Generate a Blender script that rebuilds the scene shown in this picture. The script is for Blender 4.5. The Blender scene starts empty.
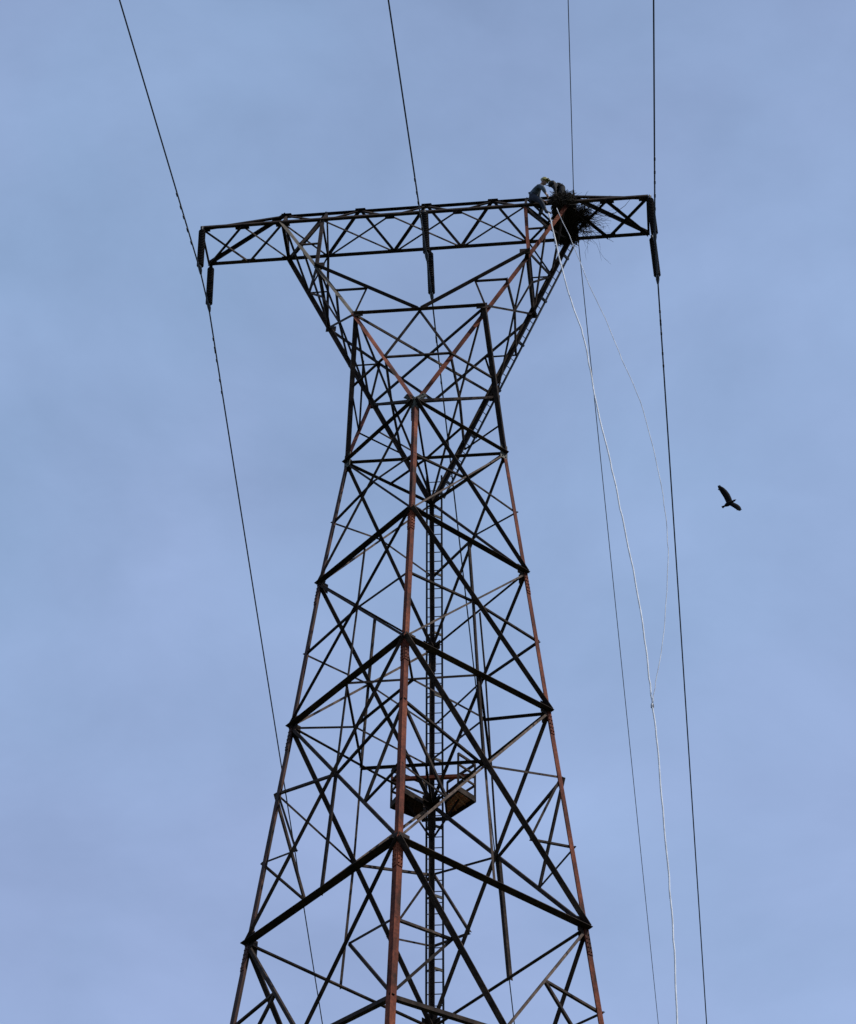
import bpy, bmesh, math, random
from mathutils import Vector, Matrix

random.seed(7)
scene = bpy.context.scene
COL = scene.collection
V = Vector

# ------------------------------------------------------------------ frame of the place
# Tower axes: x runs along the crossarm, y away from the viewer, z up (0 = ground).
PHI = -0.113385          # turn of the tower about its axis against the camera's heading
DIST = 43.2296           # ground distance from the camera to the tower axis
EYE = 1.6                # eye height
ROT = Matrix.Rotation(PHI, 3, 'Z')


def W(p):                # tower axes -> world
    return ROT @ V(p)


def U(x, y, z):          # measured from the eye's level -> ground-based
    return V((x, y, z + EYE))


# ------------------------------------------------------------------ materials
def new_mat(name):
    m = bpy.data.materials.new(name)
    m.use_nodes = True
    nt = m.node_tree
    b = nt.nodes['Principled BSDF']
    return m, nt, b


def noise_mat(name, c1, c2, c3=None, scale=3.0, rough=0.75, metallic=0.0, bump=0.0, spec=0.3, detail=8, stretch=(1, 1, 1), vary=0.0):
    m, nt, b = new_mat(name)
    tc = nt.nodes.new('ShaderNodeTexCoord')
    mp = nt.nodes.new('ShaderNodeMapping')
    mp.inputs['Scale'].default_value = stretch
    nt.links.new(tc.outputs['Object'], mp.inputs[0])
    n = nt.nodes.new('ShaderNodeTexNoise')
    n.inputs['Scale'].default_value = scale
    n.inputs['Detail'].default_value = detail
    n.inputs['Roughness'].default_value = 0.65
    nt.links.new(mp.outputs[0], n.inputs['Vector'])
    r = nt.nodes.new('ShaderNodeValToRGB')
    r.color_ramp.elements[0].position = 0.36
    r.color_ramp.elements[0].color = (*c1, 1)
    r.color_ramp.elements[1].position = 0.64
    r.color_ramp.elements[1].color = (*(c3 or c2), 1)
    if c3:
        e = r.color_ramp.elements.new(0.5)
        e.color = (*c2, 1)
    nt.links.new(n.outputs['Fac'], r.inputs[0])
    nt.links.new(r.outputs[0], b.inputs['Base Color'])
    if vary:
        oi = nt.nodes.new('ShaderNodeObjectInfo')
        mr = nt.nodes.new('ShaderNodeMapRange')
        mr.inputs['To Min'].default_value = 1 - vary; mr.inputs['To Max'].default_value = 1 + vary
        nt.links.new(oi.outputs['Random'], mr.inputs['Value'])
        n2 = nt.nodes.new('ShaderNodeTexNoise'); n2.inputs['Scale'].default_value = 14; n2.inputs['Detail'].default_value = 4
        nt.links.new(tc.outputs['Object'], n2.inputs['Vector'])
        r2 = nt.nodes.new('ShaderNodeMapRange'); r2.inputs['From Min'].default_value = .3; r2.inputs['From Max'].default_value = .7
        r2.inputs['To Min'].default_value = .65; r2.inputs['To Max'].default_value = 1.35
        nt.links.new(n2.outputs['Fac'], r2.inputs['Value'])
        mm = nt.nodes.new('ShaderNodeMath'); mm.operation = 'MULTIPLY'
        nt.links.new(mr.outputs[0], mm.inputs[0]); nt.links.new(r2.outputs[0], mm.inputs[1])
        vm = nt.nodes.new('ShaderNodeVectorMath'); vm.operation = 'SCALE'
        nt.links.new(r.outputs[0], vm.inputs[0]); nt.links.new(mm.outputs[0], vm.inputs['Scale'])
        nt.links.new(vm.outputs[0], b.inputs['Base Color'])
    b.inputs['Roughness'].default_value = rough
    b.inputs['Metallic'].default_value = metallic
    b.inputs['Specular IOR Level'].default_value = spec
    if bump:
        bp = nt.nodes.new('ShaderNodeBump')
        bp.inputs['Strength'].default_value = bump
        bp.inputs['Distance'].default_value = 0.02
        nt.links.new(n.outputs['Fac'], bp.inputs['Height'])
        nt.links.new(bp.outputs[0], b.inputs['Normal'])
    return m


M = {}
M['red'] = noise_mat('red oxide paint', (0.024, 0.009, 0.006), (0.115, 0.028, 0.014), (0.19, 0.054, 0.026), 2.2, 0.8, spec=.15, stretch=(1, 1, .35), vary=.12)
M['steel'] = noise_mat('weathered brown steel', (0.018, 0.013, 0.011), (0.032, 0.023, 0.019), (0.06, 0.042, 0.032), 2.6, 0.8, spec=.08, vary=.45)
M['tan'] = noise_mat('sunlit tan steel', (0.035, 0.023, 0.017), (0.075, 0.050, 0.037), (0.12, 0.085, 0.065), 2.6, 0.75, spec=.15, vary=.3)  # for the sunlit braces: their light is put into this paler steel colour
M['darkred'] = noise_mat('shaded red brown', (0.022, 0.013, 0.011), (0.045, 0.021, 0.017), (0.085, 0.034, 0.025), 2.2, 0.75, spec=.2)  # shade on the left leg and left deck put into the colour
M['grey'] = noise_mat('weathered galvanised steel', (0.045, 0.040, 0.031), (0.075, 0.065, 0.05), (0.12, 0.10, 0.078), 4, 0.7, spec=.15)
M['plate'] = noise_mat('pale galvanised plate', (0.03, 0.03, 0.025), (0.10, 0.105, 0.085), None, 9, 0.7)
M['ladder'] = noise_mat('dull ladder steel', (0.010, 0.011, 0.014), (0.026, 0.028, 0.033), None, 6, 0.75, spec=.15)
M['wood'] = noise_mat('weathered planks', (0.30, 0.11, 0.065), (0.48, 0.21, 0.13), (0.58, 0.34, 0.24), 5, 0.85, stretch=(1, 6, 1), bump=.3)
M['glass'] = noise_mat('brown glazed porcelain', (0.010, 0.008, 0.008), (0.02, 0.014, 0.012), None, 8, 0.5, spec=.10)
M['cap'] = noise_mat('insulator hardware', (0.02, 0.02, 0.02), (0.05, 0.05, 0.05), None, 10, 0.5, metallic=.5)
M['wire'] = noise_mat('weathered aluminium strand', (0.035, 0.045, 0.065), (0.06, 0.075, 0.105), None, 5, 0.6, metallic=.3)
M['thinwire'] = noise_mat('steel ground wire', (0.07, 0.08, 0.10), (0.12, 0.13, 0.15), None, 5, 0.6, metallic=.3)
M['rope'] = noise_mat('white synthetic rope', (0.55, 0.57, 0.60), (0.9, 0.9, 0.9), None, 4, 0.8)
M['mottledrope'] = noise_mat('mottled synthetic rope', (0.36, 0.38, 0.42), (0.9, 0.9, 0.9), None, 2.2, 0.8)  # grey and white mottling put into the colour to imitate broken highlights
M['stick'] = noise_mat('dry sticks', (0.014, 0.010, 0.008), (0.028, 0.021, 0.016), (0.06, 0.046, 0.034), 6, 0.9)
M['feather'] = noise_mat('black brown feathers', (0.006, 0.005, 0.005), (0.012, 0.010, 0.009), None, 4, 0.9, spec=.05)
M['beak'] = noise_mat('bare bird head', (0.02, 0.012, 0.01), (0.04, 0.022, 0.02), None, 8, 0.6)
M['skin'] = noise_mat('skin', (0.30, 0.17, 0.115), (0.36, 0.21, 0.145), None, 9, 0.55)
M['shirt'] = noise_mat('faded blue work shirt', (0.045, 0.06, 0.075), (0.085, 0.11, 0.135), None, 7, 0.9, bump=.4)
M['trouser'] = noise_mat('dark navy trousers', (0.014, 0.017, 0.026), (0.03, 0.036, 0.05), None, 7, 0.9, bump=.4)
M['darkcloth'] = noise_mat('shaded dark overalls', (0.005, 0.006, 0.008), (0.013, 0.015, 0.018), None, 7, 0.9, bump=.4)
M['boot'] = noise_mat('boot leather', (0.012, 0.010, 0.009), (0.03, 0.024, 0.02), None, 9, 0.6)
M['yellow'] = noise_mat('yellow hard hat', (0.22, 0.20, 0.05), (0.34, 0.31, 0.09), None, 6, 0.3, spec=.5)
M['blackhat'] = noise_mat('dark hard hat', (0.008, 0.009, 0.010), (0.015, 0.016, 0.018), None, 6, 0.6, spec=.15)
M['strap'] = noise_mat('harness webbing', (0.25, 0.23, 0.2), (0.34, 0.32, 0.29), None, 20, 0.9)
M['eye'] = noise_mat('eye', (0.02, 0.015, 0.012), (0.03, 0.02, 0.015), None, 9, 0.2)
M['ground'] = noise_mat('grass and bare soil', (0.025, 0.036, 0.015), (0.04, 0.05, 0.022), (0.08, 0.068, 0.045), 0.08, 0.95)


# ------------------------------------------------------------------ mesh helpers
class MB:
    """collects faces in tower axes; build() links them as ONE mesh object"""
    def __init__(s):
        s.v, s.f = [], []

    def add(s, vs, fs):
        o = len(s.v)
        s.v += [V(p) for p in vs]
        s.f += [tuple(i + o for i in f) for f in fs]

    def extrude(s, prof, p0, p1, e1, e2):
        n = len(prof)
        vs = [p0 + e1 * a + e2 * b for a, b in prof] + [p1 + e1 * a + e2 * b for a, b in prof]
        fs = [(i, (i + 1) % n, n + (i + 1) % n, n + i) for i in range(n)]
        fs += [tuple(range(n))[::-1], tuple(range(n, 2 * n))]
        s.add(vs, fs)

    def angle(s, p0, p1, w, n, side=-1, io=1, off=0.0, t=None):
        """steel L-angle: one flange lies in the face whose normal is n, the other stands out of it"""
        p0, p1 = V(p0), V(p1)
        t = t or max(0.010, w * 0.13)
        a = (p1 - p0).normalized()
        n = (V(n) - a * V(n).dot(a)).normalized()
        d = a.cross(n)
        if d.z < 0 or (abs(d.z) < 1e-4 and d.x < 0):
            d = -d
        h = w / 2
        prof = [(-h, 0), (h, 0), (h, t), (-h + t, t), (-h + t, w), (-h, w)]
        s.extrude([(x * -side, y * io) for x, y in prof], p0 + n * off, p1 + n * off, d, n)

    def corner(s, p0, p1, d1, d2, w, t=None, w1=None):
        """leg angle, heel on the line p0-p1, flanges along d1 and d2"""
        p0, p1 = V(p0), V(p1)
        t = t or w * 0.12
        a = (p1 - p0).normalized()
        d1 = (V(d1) - a * V(d1).dot(a)).normalized()
        d2 = (V(d2) - a * V(d2).dot(a)).normalized()
        n = 6
        prof = [V((0, 0)), V((w, 0)), V((w, t)), V((t, t)), V((t, w)), V((0, w))]
        vs = [p0 + d1 * q.x + d2 * q.y for q in prof] + [p1 + d1 * q.x + d2 * q.y for q in prof]
        fs = [(i, (i + 1) % n, n + (i + 1) % n, n + i) for i in range(n)]
        fs += [tuple(range(n))[::-1], tuple(range(n, 2 * n))]
        s.add(vs, fs)

    def box(s, c, ex, ey, ez):
        c = V(c); ex, ey, ez = V(ex), V(ey), V(ez)
        vs = [c + ex * i + ey * j + ez * k for i in (-1, 1) for j in (-1, 1) for k in (-1, 1)]
        s.add(vs, [(0, 1, 3, 2), (4, 6, 7, 5), (0, 4, 5, 1), (2, 3, 7, 6), (0, 2, 6, 4), (1, 5, 7, 3)])

    def tube(s, pts, r, n=6, r_end=None):
        pts = [V(p) for p in pts]
        k = len(pts)
        rings = []
        ref = None
        for i, p in enumerate(pts):
            a = (pts[min(i + 1, k - 1)] - pts[max(i - 1, 0)]).normalized()
            if ref is None:
                ref = a.orthogonal().normalized()
            ref = (ref - a * ref.dot(a)).normalized()
            b = a.cross(ref)
            rr = r if r_end is None else r + (r_end - r) * i / max(1, k - 1)
            if isinstance(r, (list, tuple)):
                rr = r[i]
            rings.append([p + (ref * math.cos(2 * math.pi * j / n) + b * math.sin(2 * math.pi * j / n)) * rr for j in range(n)])
        vs = [q for ring in rings for q in ring]
        fs = []
        for i in range(k - 1):
            for j in range(n):
                fs.append((i * n + j, i * n + (j + 1) % n, (i + 1) * n + (j + 1) % n, (i + 1) * n + j))
        fs += [tuple(range(n))[::-1], tuple(range((k - 1) * n, k * n))]
        s.add(vs, fs)

    def lathe(s, base, axis, prof, n=14):
        """prof: (distance along the axis, radius)"""
        axis = V(axis).normalized()
        e1 = axis.orthogonal().normalized(); e2 = axis.cross(e1)
        vs, fs = [], []
        for h, r in prof:
            for j in range(n):
                t = 2 * math.pi * j / n
                vs.append(V(base) + axis * h + (e1 * math.cos(t) + e2 * math.sin(t)) * r)
        for i in range(len(prof) - 1):
            for j in range(n):
                fs.append((i * n + j, i * n + (j + 1) % n, (i + 1) * n + (j + 1) % n, (i + 1) * n + j))
        fs += [tuple(range(n))[::-1], tuple(range((len(prof) - 1) * n, len(prof) * n))]
        s.add(vs, fs)

    def build(s, name, mat, parent=None, origin=(0, 0, 0), smooth=False):
        o0 = V(origin)
        me = bpy.data.meshes.new(name)
        me.from_pydata([p - o0 for p in s.v], [], s.f)
        bm = bmesh.new(); bm.from_mesh(me)
        bmesh.ops.recalc_face_normals(bm, faces=bm.faces)
        bm.to_mesh(me); bm.free()
        if smooth:
            for p in me.polygons:
                p.use_smooth = True
        me.materials.append(mat)
        ob = bpy.data.objects.new(name, me)
        COL.objects.link(ob)
        if parent is not None:
            ob.parent = parent
        return ob


def tag(o, label=None, cat=None, group=None, kind=None):
    for k, v in (('label', label), ('category', cat), ('group', group), ('kind', kind)):
        if v:
            o[k] = v
    return o


def thing(name, origin, label, cat, group=None):
    """an Empty at the thing's base, given in tower axes; parts are built with origin=origin"""
    e = bpy.data.objects.new(name, None)
    COL.objects.link(e)
    e.location = W(origin)
    e.rotation_euler = (0, 0, PHI)
    tag(e, label, cat, group)
    return e


def place(o, origin):        # a thing that is one mesh, built with origin=origin
    o.location = W(origin)
    o.rotation_euler = (0, 0, PHI)
    return o


# ------------------------------------------------------------------ the tower: nodes
lerp = lambda a, b, t: V(a) * (1 - t) + V(b) * t
mid = lambda a, b: lerp(a, b, .5)

N = {1: U(-.06, -1.975, 44.20), 2: U(0, -2.678, 39.55), 3: U(-.02, -3.168, 34.93), 4: U(.023, -3.826, 28.73)}
F = {1: U(0, 1.975, 44.22), 2: U(0, 2.678, 39.53), 3: U(-.01, 3.168, 34.80), 4: U(-.01, 3.826, 28.80)}
L = {1: U(-2.15, 0, 44.03), 2: U(-2.69, 0, 39.65), 3: U(-3.163, 0, 35.0), 4: U(-3.82, 0, 28.83)}
R = {1: U(2.20, 0, 44.01), 2: U(2.675, 0, 39.61), 3: U(3.16, 0, 35.06), 4: U(3.836, 0, 28.84)}
SL = 0.10645
for i, z in ((5, 20.4), (6, 10.2), (7, -1.6)):     # below the picture: down to the ground
    a = 2.2 + SL * (44.117 - z)
    N[i], F[i], L[i], R[i] = U(0, -a, z), U(0, a, z), U(-a, 0, z), U(a, 0, z)
LEG = {'N': N, 'F': F, 'L': L, 'R': R}

B = {}   # near bottom chord, C far bottom chord, A top chord
ZB, DB = 53.69, .695
for k, x in (('tl', -6.75), ('ml', -5.53), ('l', -4.31), ('m', -3.12), ('1', -1.11), ('2', .91), ('p', 2.92), ('r', 4.14), ('mr', 5.32), ('tr', 6.51)):
    B[k] = U(x, -DB, ZB)
C = {k: U(p.x, DB, ZB) for k, p in B.items()}
ZA = 54.92
A = {'l': U(-4.36, 0, ZA), 'm': U(-3.12, 0, ZA), 'a': U(-2.10, 0, ZA), '0': U(-.09, 0, ZA), 'b': U(1.92, 0, ZA), 'p': U(2.92, 0, ZA), 'r': U(4.14, 0, ZA)}

Pnl, Pnr = U(-1.84, -1.738, 48.11), U(1.80, -1.738, 48.09)
Pfl, Pfr = U(-1.815, 1.738, 48.12), U(1.88, 1.738, 48.11)
tq = .512
Qnl, Qnr = lerp(Pnl, B['l'], tq), lerp(Pnr, B['r'], tq)
Qfl, Qfr = lerp(Pfl, C['l'], tq), lerp(Pfr, C['r'], tq)

s2 = 1 / math.sqrt(2)
DIRS = {'N': (V((-s2, s2, 0)), V((s2, s2, 0))), 'F': (V((-s2, -s2, 0)), V((s2, -s2, 0))),
        'L': (V((s2, -s2, 0)), V((s2, s2, 0))), 'R': (V((-s2, -s2, 0)), V((-s2, s2, 0)))}
NORM = {'NL': V((-s2, -s2, .075)), 'NR': V((s2, -s2, .075)), 'FL': V((-s2, s2, .075)), 'FR': V((s2, s2, .075))}

tower = thing('lattice_tower', (0, 0, 0),
              'tall rusty brown lattice steel transmission tower with a waist and a long flat crossarm', 'transmission tower')
UP = V((0, 0, 1))


def part(name, mat, fn, parent=tower):
    mb = MB(); fn(mb)
    return mb.build(name, mat, parent)


def ang(name, p0, p1, w, n, side=-1, io=1, off=0.0, mat='steel', parent=tower):
    mb = MB(); mb.angle(p0, p1, w * (1.0 if name == 'strut' else 1.1), n, side, io, off)
    return mb.build(name, M[mat], parent)


def bolts_on(mb, c, u, v, n, nu, nv, du, dv, r=.016):
    for i in range(nu):
        for j in range(nv):
            p = c + u * (i - (nu - 1) / 2) * du + v * (j - (nv - 1) / 2) * dv
            mb.lathe(p, n, [(0, r), (.02, r), (.024, r * .6)], 6)


# legs of the body
LW = {1: .115, 2: .122, 3: .132, 4: .150, 5: .20, 6: .21}
for key, nd in LEG.items():
    mb = MB()
    d1, d2 = DIRS[key]
    for i in range(1, 7):
        mb.corner(nd[i], nd[i + 1], d1, d2, LW[i] * (.82 if key == 'F' else 1))
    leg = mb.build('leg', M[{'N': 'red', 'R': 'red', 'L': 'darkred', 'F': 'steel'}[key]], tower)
    # splice plates with bolts a little below each level
    for i in (2, 3, 4):
        a = (nd[i + 1] - nd[i]).normalized()
        sp = MB()
        for d, o in ((d1, d2), (d2, d1)):
            out = -(o - a * o.dot(a)).normalized()
            dd = (d - a * d.dot(a)).normalized()
            c = nd[i] + a * .32 + dd * LW[i] * .5 + out * .009
            sp.box(c, dd * LW[i] * .46, a * .42, out * .008)
            bolts_on(sp, c + out * .008, dd, a, out, 2, 7, LW[i] * .48, .115)
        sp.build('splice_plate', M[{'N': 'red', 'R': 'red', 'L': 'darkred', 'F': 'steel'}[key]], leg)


def cross(p, q, r, s):            # nearest point of two crossing members
    d1, d2, w0 = q - p, s - r, p - r
    a, b, c, d, e = d1.dot(d1), d1.dot(d2), d2.dot(d2), d1.dot(w0), d2.dot(w0)
    den = a * c - b * b
    t1 = (b * e - c * d) / den; t2 = (a * e - b * d) / den
    return (p + d1 * t1 + r + d2 * t2) * .5


# body panels ------------------------------------------------------------
faces = [('NL', 'N', 'L'), ('NR', 'N', 'R'), ('FL', 'F', 'L'), ('FR', 'F', 'R')]
DW = {1: .085, 2: .095, 3: .11, 4: .115, 5: .12, 6: .12}
HW = {2: .115, 3: .13, 4: .155, 5: .15, 6: .15}
X = {}
for fk, a, b in faces:
    P_, Q_ = LEG[a], LEG[b]
    n = NORM[fk]
    near = a == 'N'
    vis = 1 if near else -1          # which way along n the viewer is
    for i in range(1, 7):
        w = DW[i]
        # heavy diagonal from the near/far leg down to the side leg in near faces, the other way round in far faces
        o, u = (P_, Q_) if near else (Q_, P_)
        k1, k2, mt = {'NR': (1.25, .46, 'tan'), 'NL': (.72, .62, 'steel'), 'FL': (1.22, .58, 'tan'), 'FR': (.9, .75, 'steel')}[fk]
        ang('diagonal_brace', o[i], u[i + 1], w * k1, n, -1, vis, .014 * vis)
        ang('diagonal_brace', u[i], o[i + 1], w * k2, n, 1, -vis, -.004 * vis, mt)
        if i + 1 in HW:
            h = HW[i + 1] * (.82 if near else .55)
            mb = MB()
            mb.angle(P_[i + 1], Q_[i + 1], h, n, -1, vis, .03 * vis)
            if near:
                mb.angle(P_[i + 1] + UP * .004, Q_[i + 1] + UP * .004, h * .6, n, -1, -vis, .012 * vis)
            mb.build('horizontal_beam', M['steel'], tower)
        X[fk, i] = cross(P_[i], Q_[i + 1], Q_[i], P_[i + 1])
    # redundant members
    rw = .055
    rd = lambda p, q, w=rw, k=0: ang('strut', p, q, w, n, random.choice((-1, 1)), -vis, (-.02 - .006 * k) * vis)
    for i in (1, 2):
        for S in (P_, Q_):
            rd(mid(S[i], S[i + 1]), X[fk, i], rw, S is P_)
    for i in (2, 3):
        rd(mid(P_[i], Q_[i]), X[fk, i], .06)
    rd(X[fk, 2], mid(P_[3], Q_[3]), .055)
    rd(X[fk, 3], mid(P_[4], Q_[4]), .095 if fk in ('NL', 'FR') else .07)
    for S, T in ((P_, Q_), (Q_, P_)):
        t1, t2 = lerp(S[3], S[4], .32), lerp(S[3], S[4], .64)
        m_ = lerp(T[3], S[4], .70)
        rd(t1, X[fk, 3], .06, 1); rd(t1, m_, .06, 2); rd(t2, m_, .05, 3)
        # panel below
        t1, t2 = lerp(S[4], S[5], .255), lerp(S[4], S[5], .49)
        m_ = lerp(S[4], T[5], .235)
        m2 = lerp(T[4], S[5], .66)
        rd(t1, m_, .06, 1); rd(t2, m_, .065, 2); rd(t2, X[fk, 4], .10, 3)

# diaphragms ---------------------------------------------------------------
# level 1 (waist): cross beams, edges and half diagonals
dn = UP
c1 = mid(L[1], R[1])
ang('horizontal_beam', L[1], R[1], .10, V((0, -1, 0)), -1, 1)
ang('strut', N[1], F[1], .06, UP, 1, -1, -.03)
for a, b in ((N, L), (N, R), (F, L), (F, R)):
    sgn = 1 if a is N else -1
    k = ('N' if a is N else 'F') + ('L' if b is L else 'R')
    ang('horizontal_beam', a[1], b[1], .10, NORM[k], -1, sgn, .012 * sgn)
    ang('strut', mid(a[1], b[1]), c1, .05, UP, 1, -1, -.015)
# level 3: square of mid points, inner square, corner struts
e = {k: mid(LEG[k[0]][3], LEG[k[1]][3]) for k in ('NL', 'NR', 'FL', 'FR')}
g = {'N': mid(e['NL'], e['NR']), 'F': mid(e['FL'], e['FR']), 'L': mid(e['NL'], e['FL']), 'R': mid(e['NR'], e['FR'])}
for p, q in (('NL', 'NR'), ('NR', 'FR'), ('FR', 'FL'), ('FL', 'NL')):
    ang('strut', e[p], e[q], .065, UP, 1, -1, -.01)
for p, q in (('N', 'R'), ('R', 'F'), ('F', 'L'), ('L', 'N')):
    ang('strut', g[p], g[q], .055, UP, 1, -1, -.02)
for k in 'NFLR':
    ang('strut', LEG[k][3], g[k], .06, UP, 1, -1, -.03)
# light ties from the far leg in the fourth panel
for k, S in (('FL', L), ('FR', R)):
    pass

# waist and flared arms ------------------------------------------------------
nf, ff = V((0, -1, .2)), V((0, 1, .2))


def flare(p0, p1, d1, d2, w, mat):
    mb = MB(); mb.corner(p0, p1, d1, d2, w)
    return mb.build('flare_leg', M[mat], tower)


mL_ = V((.55, -.8, .1))
fd_ = (B['l'] - N[1]).normalized().cross(mL_)
if fd_.x > 0:
    fd_ = -fd_
flare(N[1], Pnl, fd_, V((.5, .8, .3)), .12, 'red')
flare(Pnl, B['l'], fd_, V((.5, .8, .3)), .12, 'grey')
flare(N[1], B['r'], V((.8, .3, -.5)), V((-.4, .9, .2)), .12, 'red')
flare(F[1], C['l'], V((-.8, -.3, -.5)), V((.4, -.9, .2)), .10, 'steel')
flare(F[1], C['r'], V((.8, -.3, -.5)), V((-.4, -.9, .2)), .10, 'steel')

# struts from the side legs up to the arms
for p, q, sx in ((L[1], Pnl, -1), (L[1], Pfl, -1), (R[1], Pnr, 1), (R[1], Pfr, 1)):
    ny = -1 if q.y < 0 else 1
    ang('waist_strut', p, q, .115, V((sx, ny * .3, 0)), 1 if ny > 0 else -1, -1, .01, 'steel' if q in (Pnl, Pnr) else 'red')
for p, q, sx in ((Pnl, Pfl, -1), (Pnr, Pfr, 1)):
    mb = MB(); mb.angle(p, q, .10 if sx > 0 else .08, V((sx, 0, .6)), -1, -1)
    mb.build('horizontal_beam', M['steel'], tower)
# upper horizontals and their plan bracing
mb = MB(); mb.angle(Pnl, Pnr, .105, nf, -1, 1); mb.build('horizontal_beam', M['steel'], tower)
mb = MB(); mb.angle(Pfl, Pfr, .085, ff, -1, -1); mb.build('horizontal_beam', M['steel'], tower)
cp = cross(Pnl, Pfr, Pnr, Pfl)
ang('flare_brace', Pnl, Pfr, .08, UP, 1, -1, -.01)
ang('flare_brace', Pnr, Pfl, .08, UP, -1, -1, -.03)
Mn, Mf = mid(Pnl, Pnr), mid(Pfl, Pfr)
mL, mR = mid(N[1], Pnl), mid(N[1], Pnr)
kL, kR = mid(F[1], Pfl), mid(F[1], Pfr)
fb = lambda p, q, w=.05, n=nf, side=-1, io=-1, off=-.01, mat='steel': ang('flare_brace', p, q, w, n, side, io, off, mat)
# V braces
fb(Mn, Qnl, .11, nf, -1, 1, .01); fb(Mn, Qnr, .11, nf, -1, 1, .01)
fb(Mf, Qfl, .08, ff, -1, -1); fb(Mf, Qfr, .08, ff, -1, -1)
fb(mL, mR, .05); fb(mL, Mn, .05); fb(mR, Mn, .05)
for Pm, Qm, Mm, nn in ((Pnl, Qnl, Mn, nf), (Pnr, Qnr, Mn, nf), (Pfl, Qfl, Mf, ff), (Pfr, Qfr, Mf, ff)):
    fb(mid(Pm, Qm), mid(Mm, Qm), .05, nn); fb(mid(Mm, Qm), Pm, .05, nn, 1)
# side walls of the waist
for Pn, Pf, m1, k1, S, sx in ((Pnl, Pfl, mL, kL, L, -1), (Pnr, Pfr, mR, kR, R, 1)):
    sn = V((sx, 0, -.6))
    xx = cross(N[1], Pf, F[1], Pn)
    fb(N[1], Pf, .06, sn); fb(F[1], Pn, .06, sn, 1, -1, -.03)
    fb(m1, xx, .05, sn); fb(xx, k1, .05, sn)
    n1, n2 = mid(S[1], Pn), mid(S[1], Pf)
    fb(m1, n1, .05, V((sx, -1, 0))); fb(k1, n2, .05, V((sx, 1, 0)))
    fb(n1, n2, .045, V((sx, 0, 0))); fb(mid(Pn, Pf), n2, .045, V((sx, 0, 0)), 1)
# side walls of the arms above
for Pn, Pf, Qn, Qf, Bn, Cf, Bp, Cp, sx in ((Pnl, Pfl, Qnl, Qfl, B['l'], C['l'], B['m'], C['m'], -1), (Pnr, Pfr, Qnr, Qfr, B['r'], C['r'], B['p'], C['p'], 1)):
    sn = V((sx, 0, -.6))
    xx = cross(Pn, Qf, Pf, Qn)
    fb(Pn, Qf, .055, sn); fb(Pf, Qn, .055, sn, 1, -1, -.03)
    fb(mid(Pn, Qn), xx, .05, sn); fb(mid(Pf, Qf), xx, .045, sn)
    fb(Qn, Qf, .075, sn)
    nq, fq, qq = mid(Qn, Bn), mid(Qf, Cf), mid(Qn, Qf)
    fb(xx, qq, .04, sn)
    fb(Qn, fq, .05, sn); fb(nq, Qf, .06, sn, 1, -1, -.03)
    fb(qq, fq, .045, sn, 1)
    fb(Bn, fq, .05, sn); fb(nq, Cf, .045, sn, 1, -1, -.03)
    fb(Bp, nq, .055, nf); fb(mid(Qn, Bp), nq, .045, nf)
    fb(mid(Qf, Cp), fq, .045, ff); fb(Cp, fq, .045, ff)
    ang('flare_post', Qn, Bp, .09, nf, 1, -1, -.01, 'red' if sx > 0 else 'steel')
    ang('flare_post', Qf, Cp, .07, ff, 1, -1, -.01)

# crossarm ----------------------------------------------------------------------
bn, cn = V((0, -1, .5)), V((0, 1, .5))
cb = lambda p, q, w=.05, n=UP, side=1, io=-1, off=-.006, mat='steel': ang('crossarm_brace', p, q, w, n, side, io, off, mat)


def chord(p, q, d1, d2, w):
    mb = MB(); mb.corner(p, q, d1, d2, w, t=.014)
    return mb.build('crossarm_chord', M['steel'], tower)


X1 = V((1, 0, 0))
OB, OC = V((0, -.045, 0)), V((0, .055, 0))
chord(B['tl'] - X1 * .03 + OB, B['tr'] + X1 * .03 + OB, V((0, 1, 0)), V((0, .3, 1)), .10)
chord(C['tl'] - X1 * .03 + OC, C['tr'] + X1 * .03 + OC, V((0, -1, 0)), V((0, -.3, 1)), .115)
chord(A['l'] - X1 * .15, A['r'] + X1 * .15, V((0, -.7, -.7)), V((0, .7, -.7)), .09)
# end pyramids: top chord down to both tips
for s_, a_, n_ in (('tl', 'l', -1), ('tr', 'r', 1)):
    cb(A[a_], B[s_], .085, V((0, -1, .3)), 1, -1)
    cb(A[a_], C[s_], .09, V((0, 1, .3)), 1, -1)
    cb(B[s_], C[s_], .06)
# bottom plane and side planes
for tl, ml, l in (('tl', 'ml', 'l'), ('tr', 'mr', 'r')):
    cb(B[tl], C[ml], .065); cb(B[ml], C[tl], .07, UP, -1, -1, -.03)
    cb(B[ml], C[l], .05); cb(B[l], C[ml], .07, UP, -1, -1, -.03)
for l, m in (('l', 'm'), ('r', 'p')):
    cb(B[l], C[l], .10); cb(B[l], C[m], .05); cb(C[l], B[m], .11, UP, -1, -1, -.03)
    cb(B[m], C[m], .06, UP, 1, -1, -.05)
    cb(A[l], B[m], .055, bn); cb(A[m], C[l], .05, cn); cb(A[m], B[m], .06, bn); cb(A[m], C[m], .05, cn)
    cb(A[l], B[l], .06, bn); cb(A[l], C[l], .06, cn)
seq = ['m', '1', '2', 'p']
for i in range(3):
    p, q = seq[i], seq[i + 1]
    a_ = A['a0b'[i]]
    cb(B[p], C[q], .05); cb(C[p], B[q], .05, UP, -1, -1, -.03)
    cb(B[p], a_, .055, bn); cb(B[q], a_, .055, bn, -1)
    cb(C[p], a_, .075, cn); cb(C[q], a_, .075, cn, -1)
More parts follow.
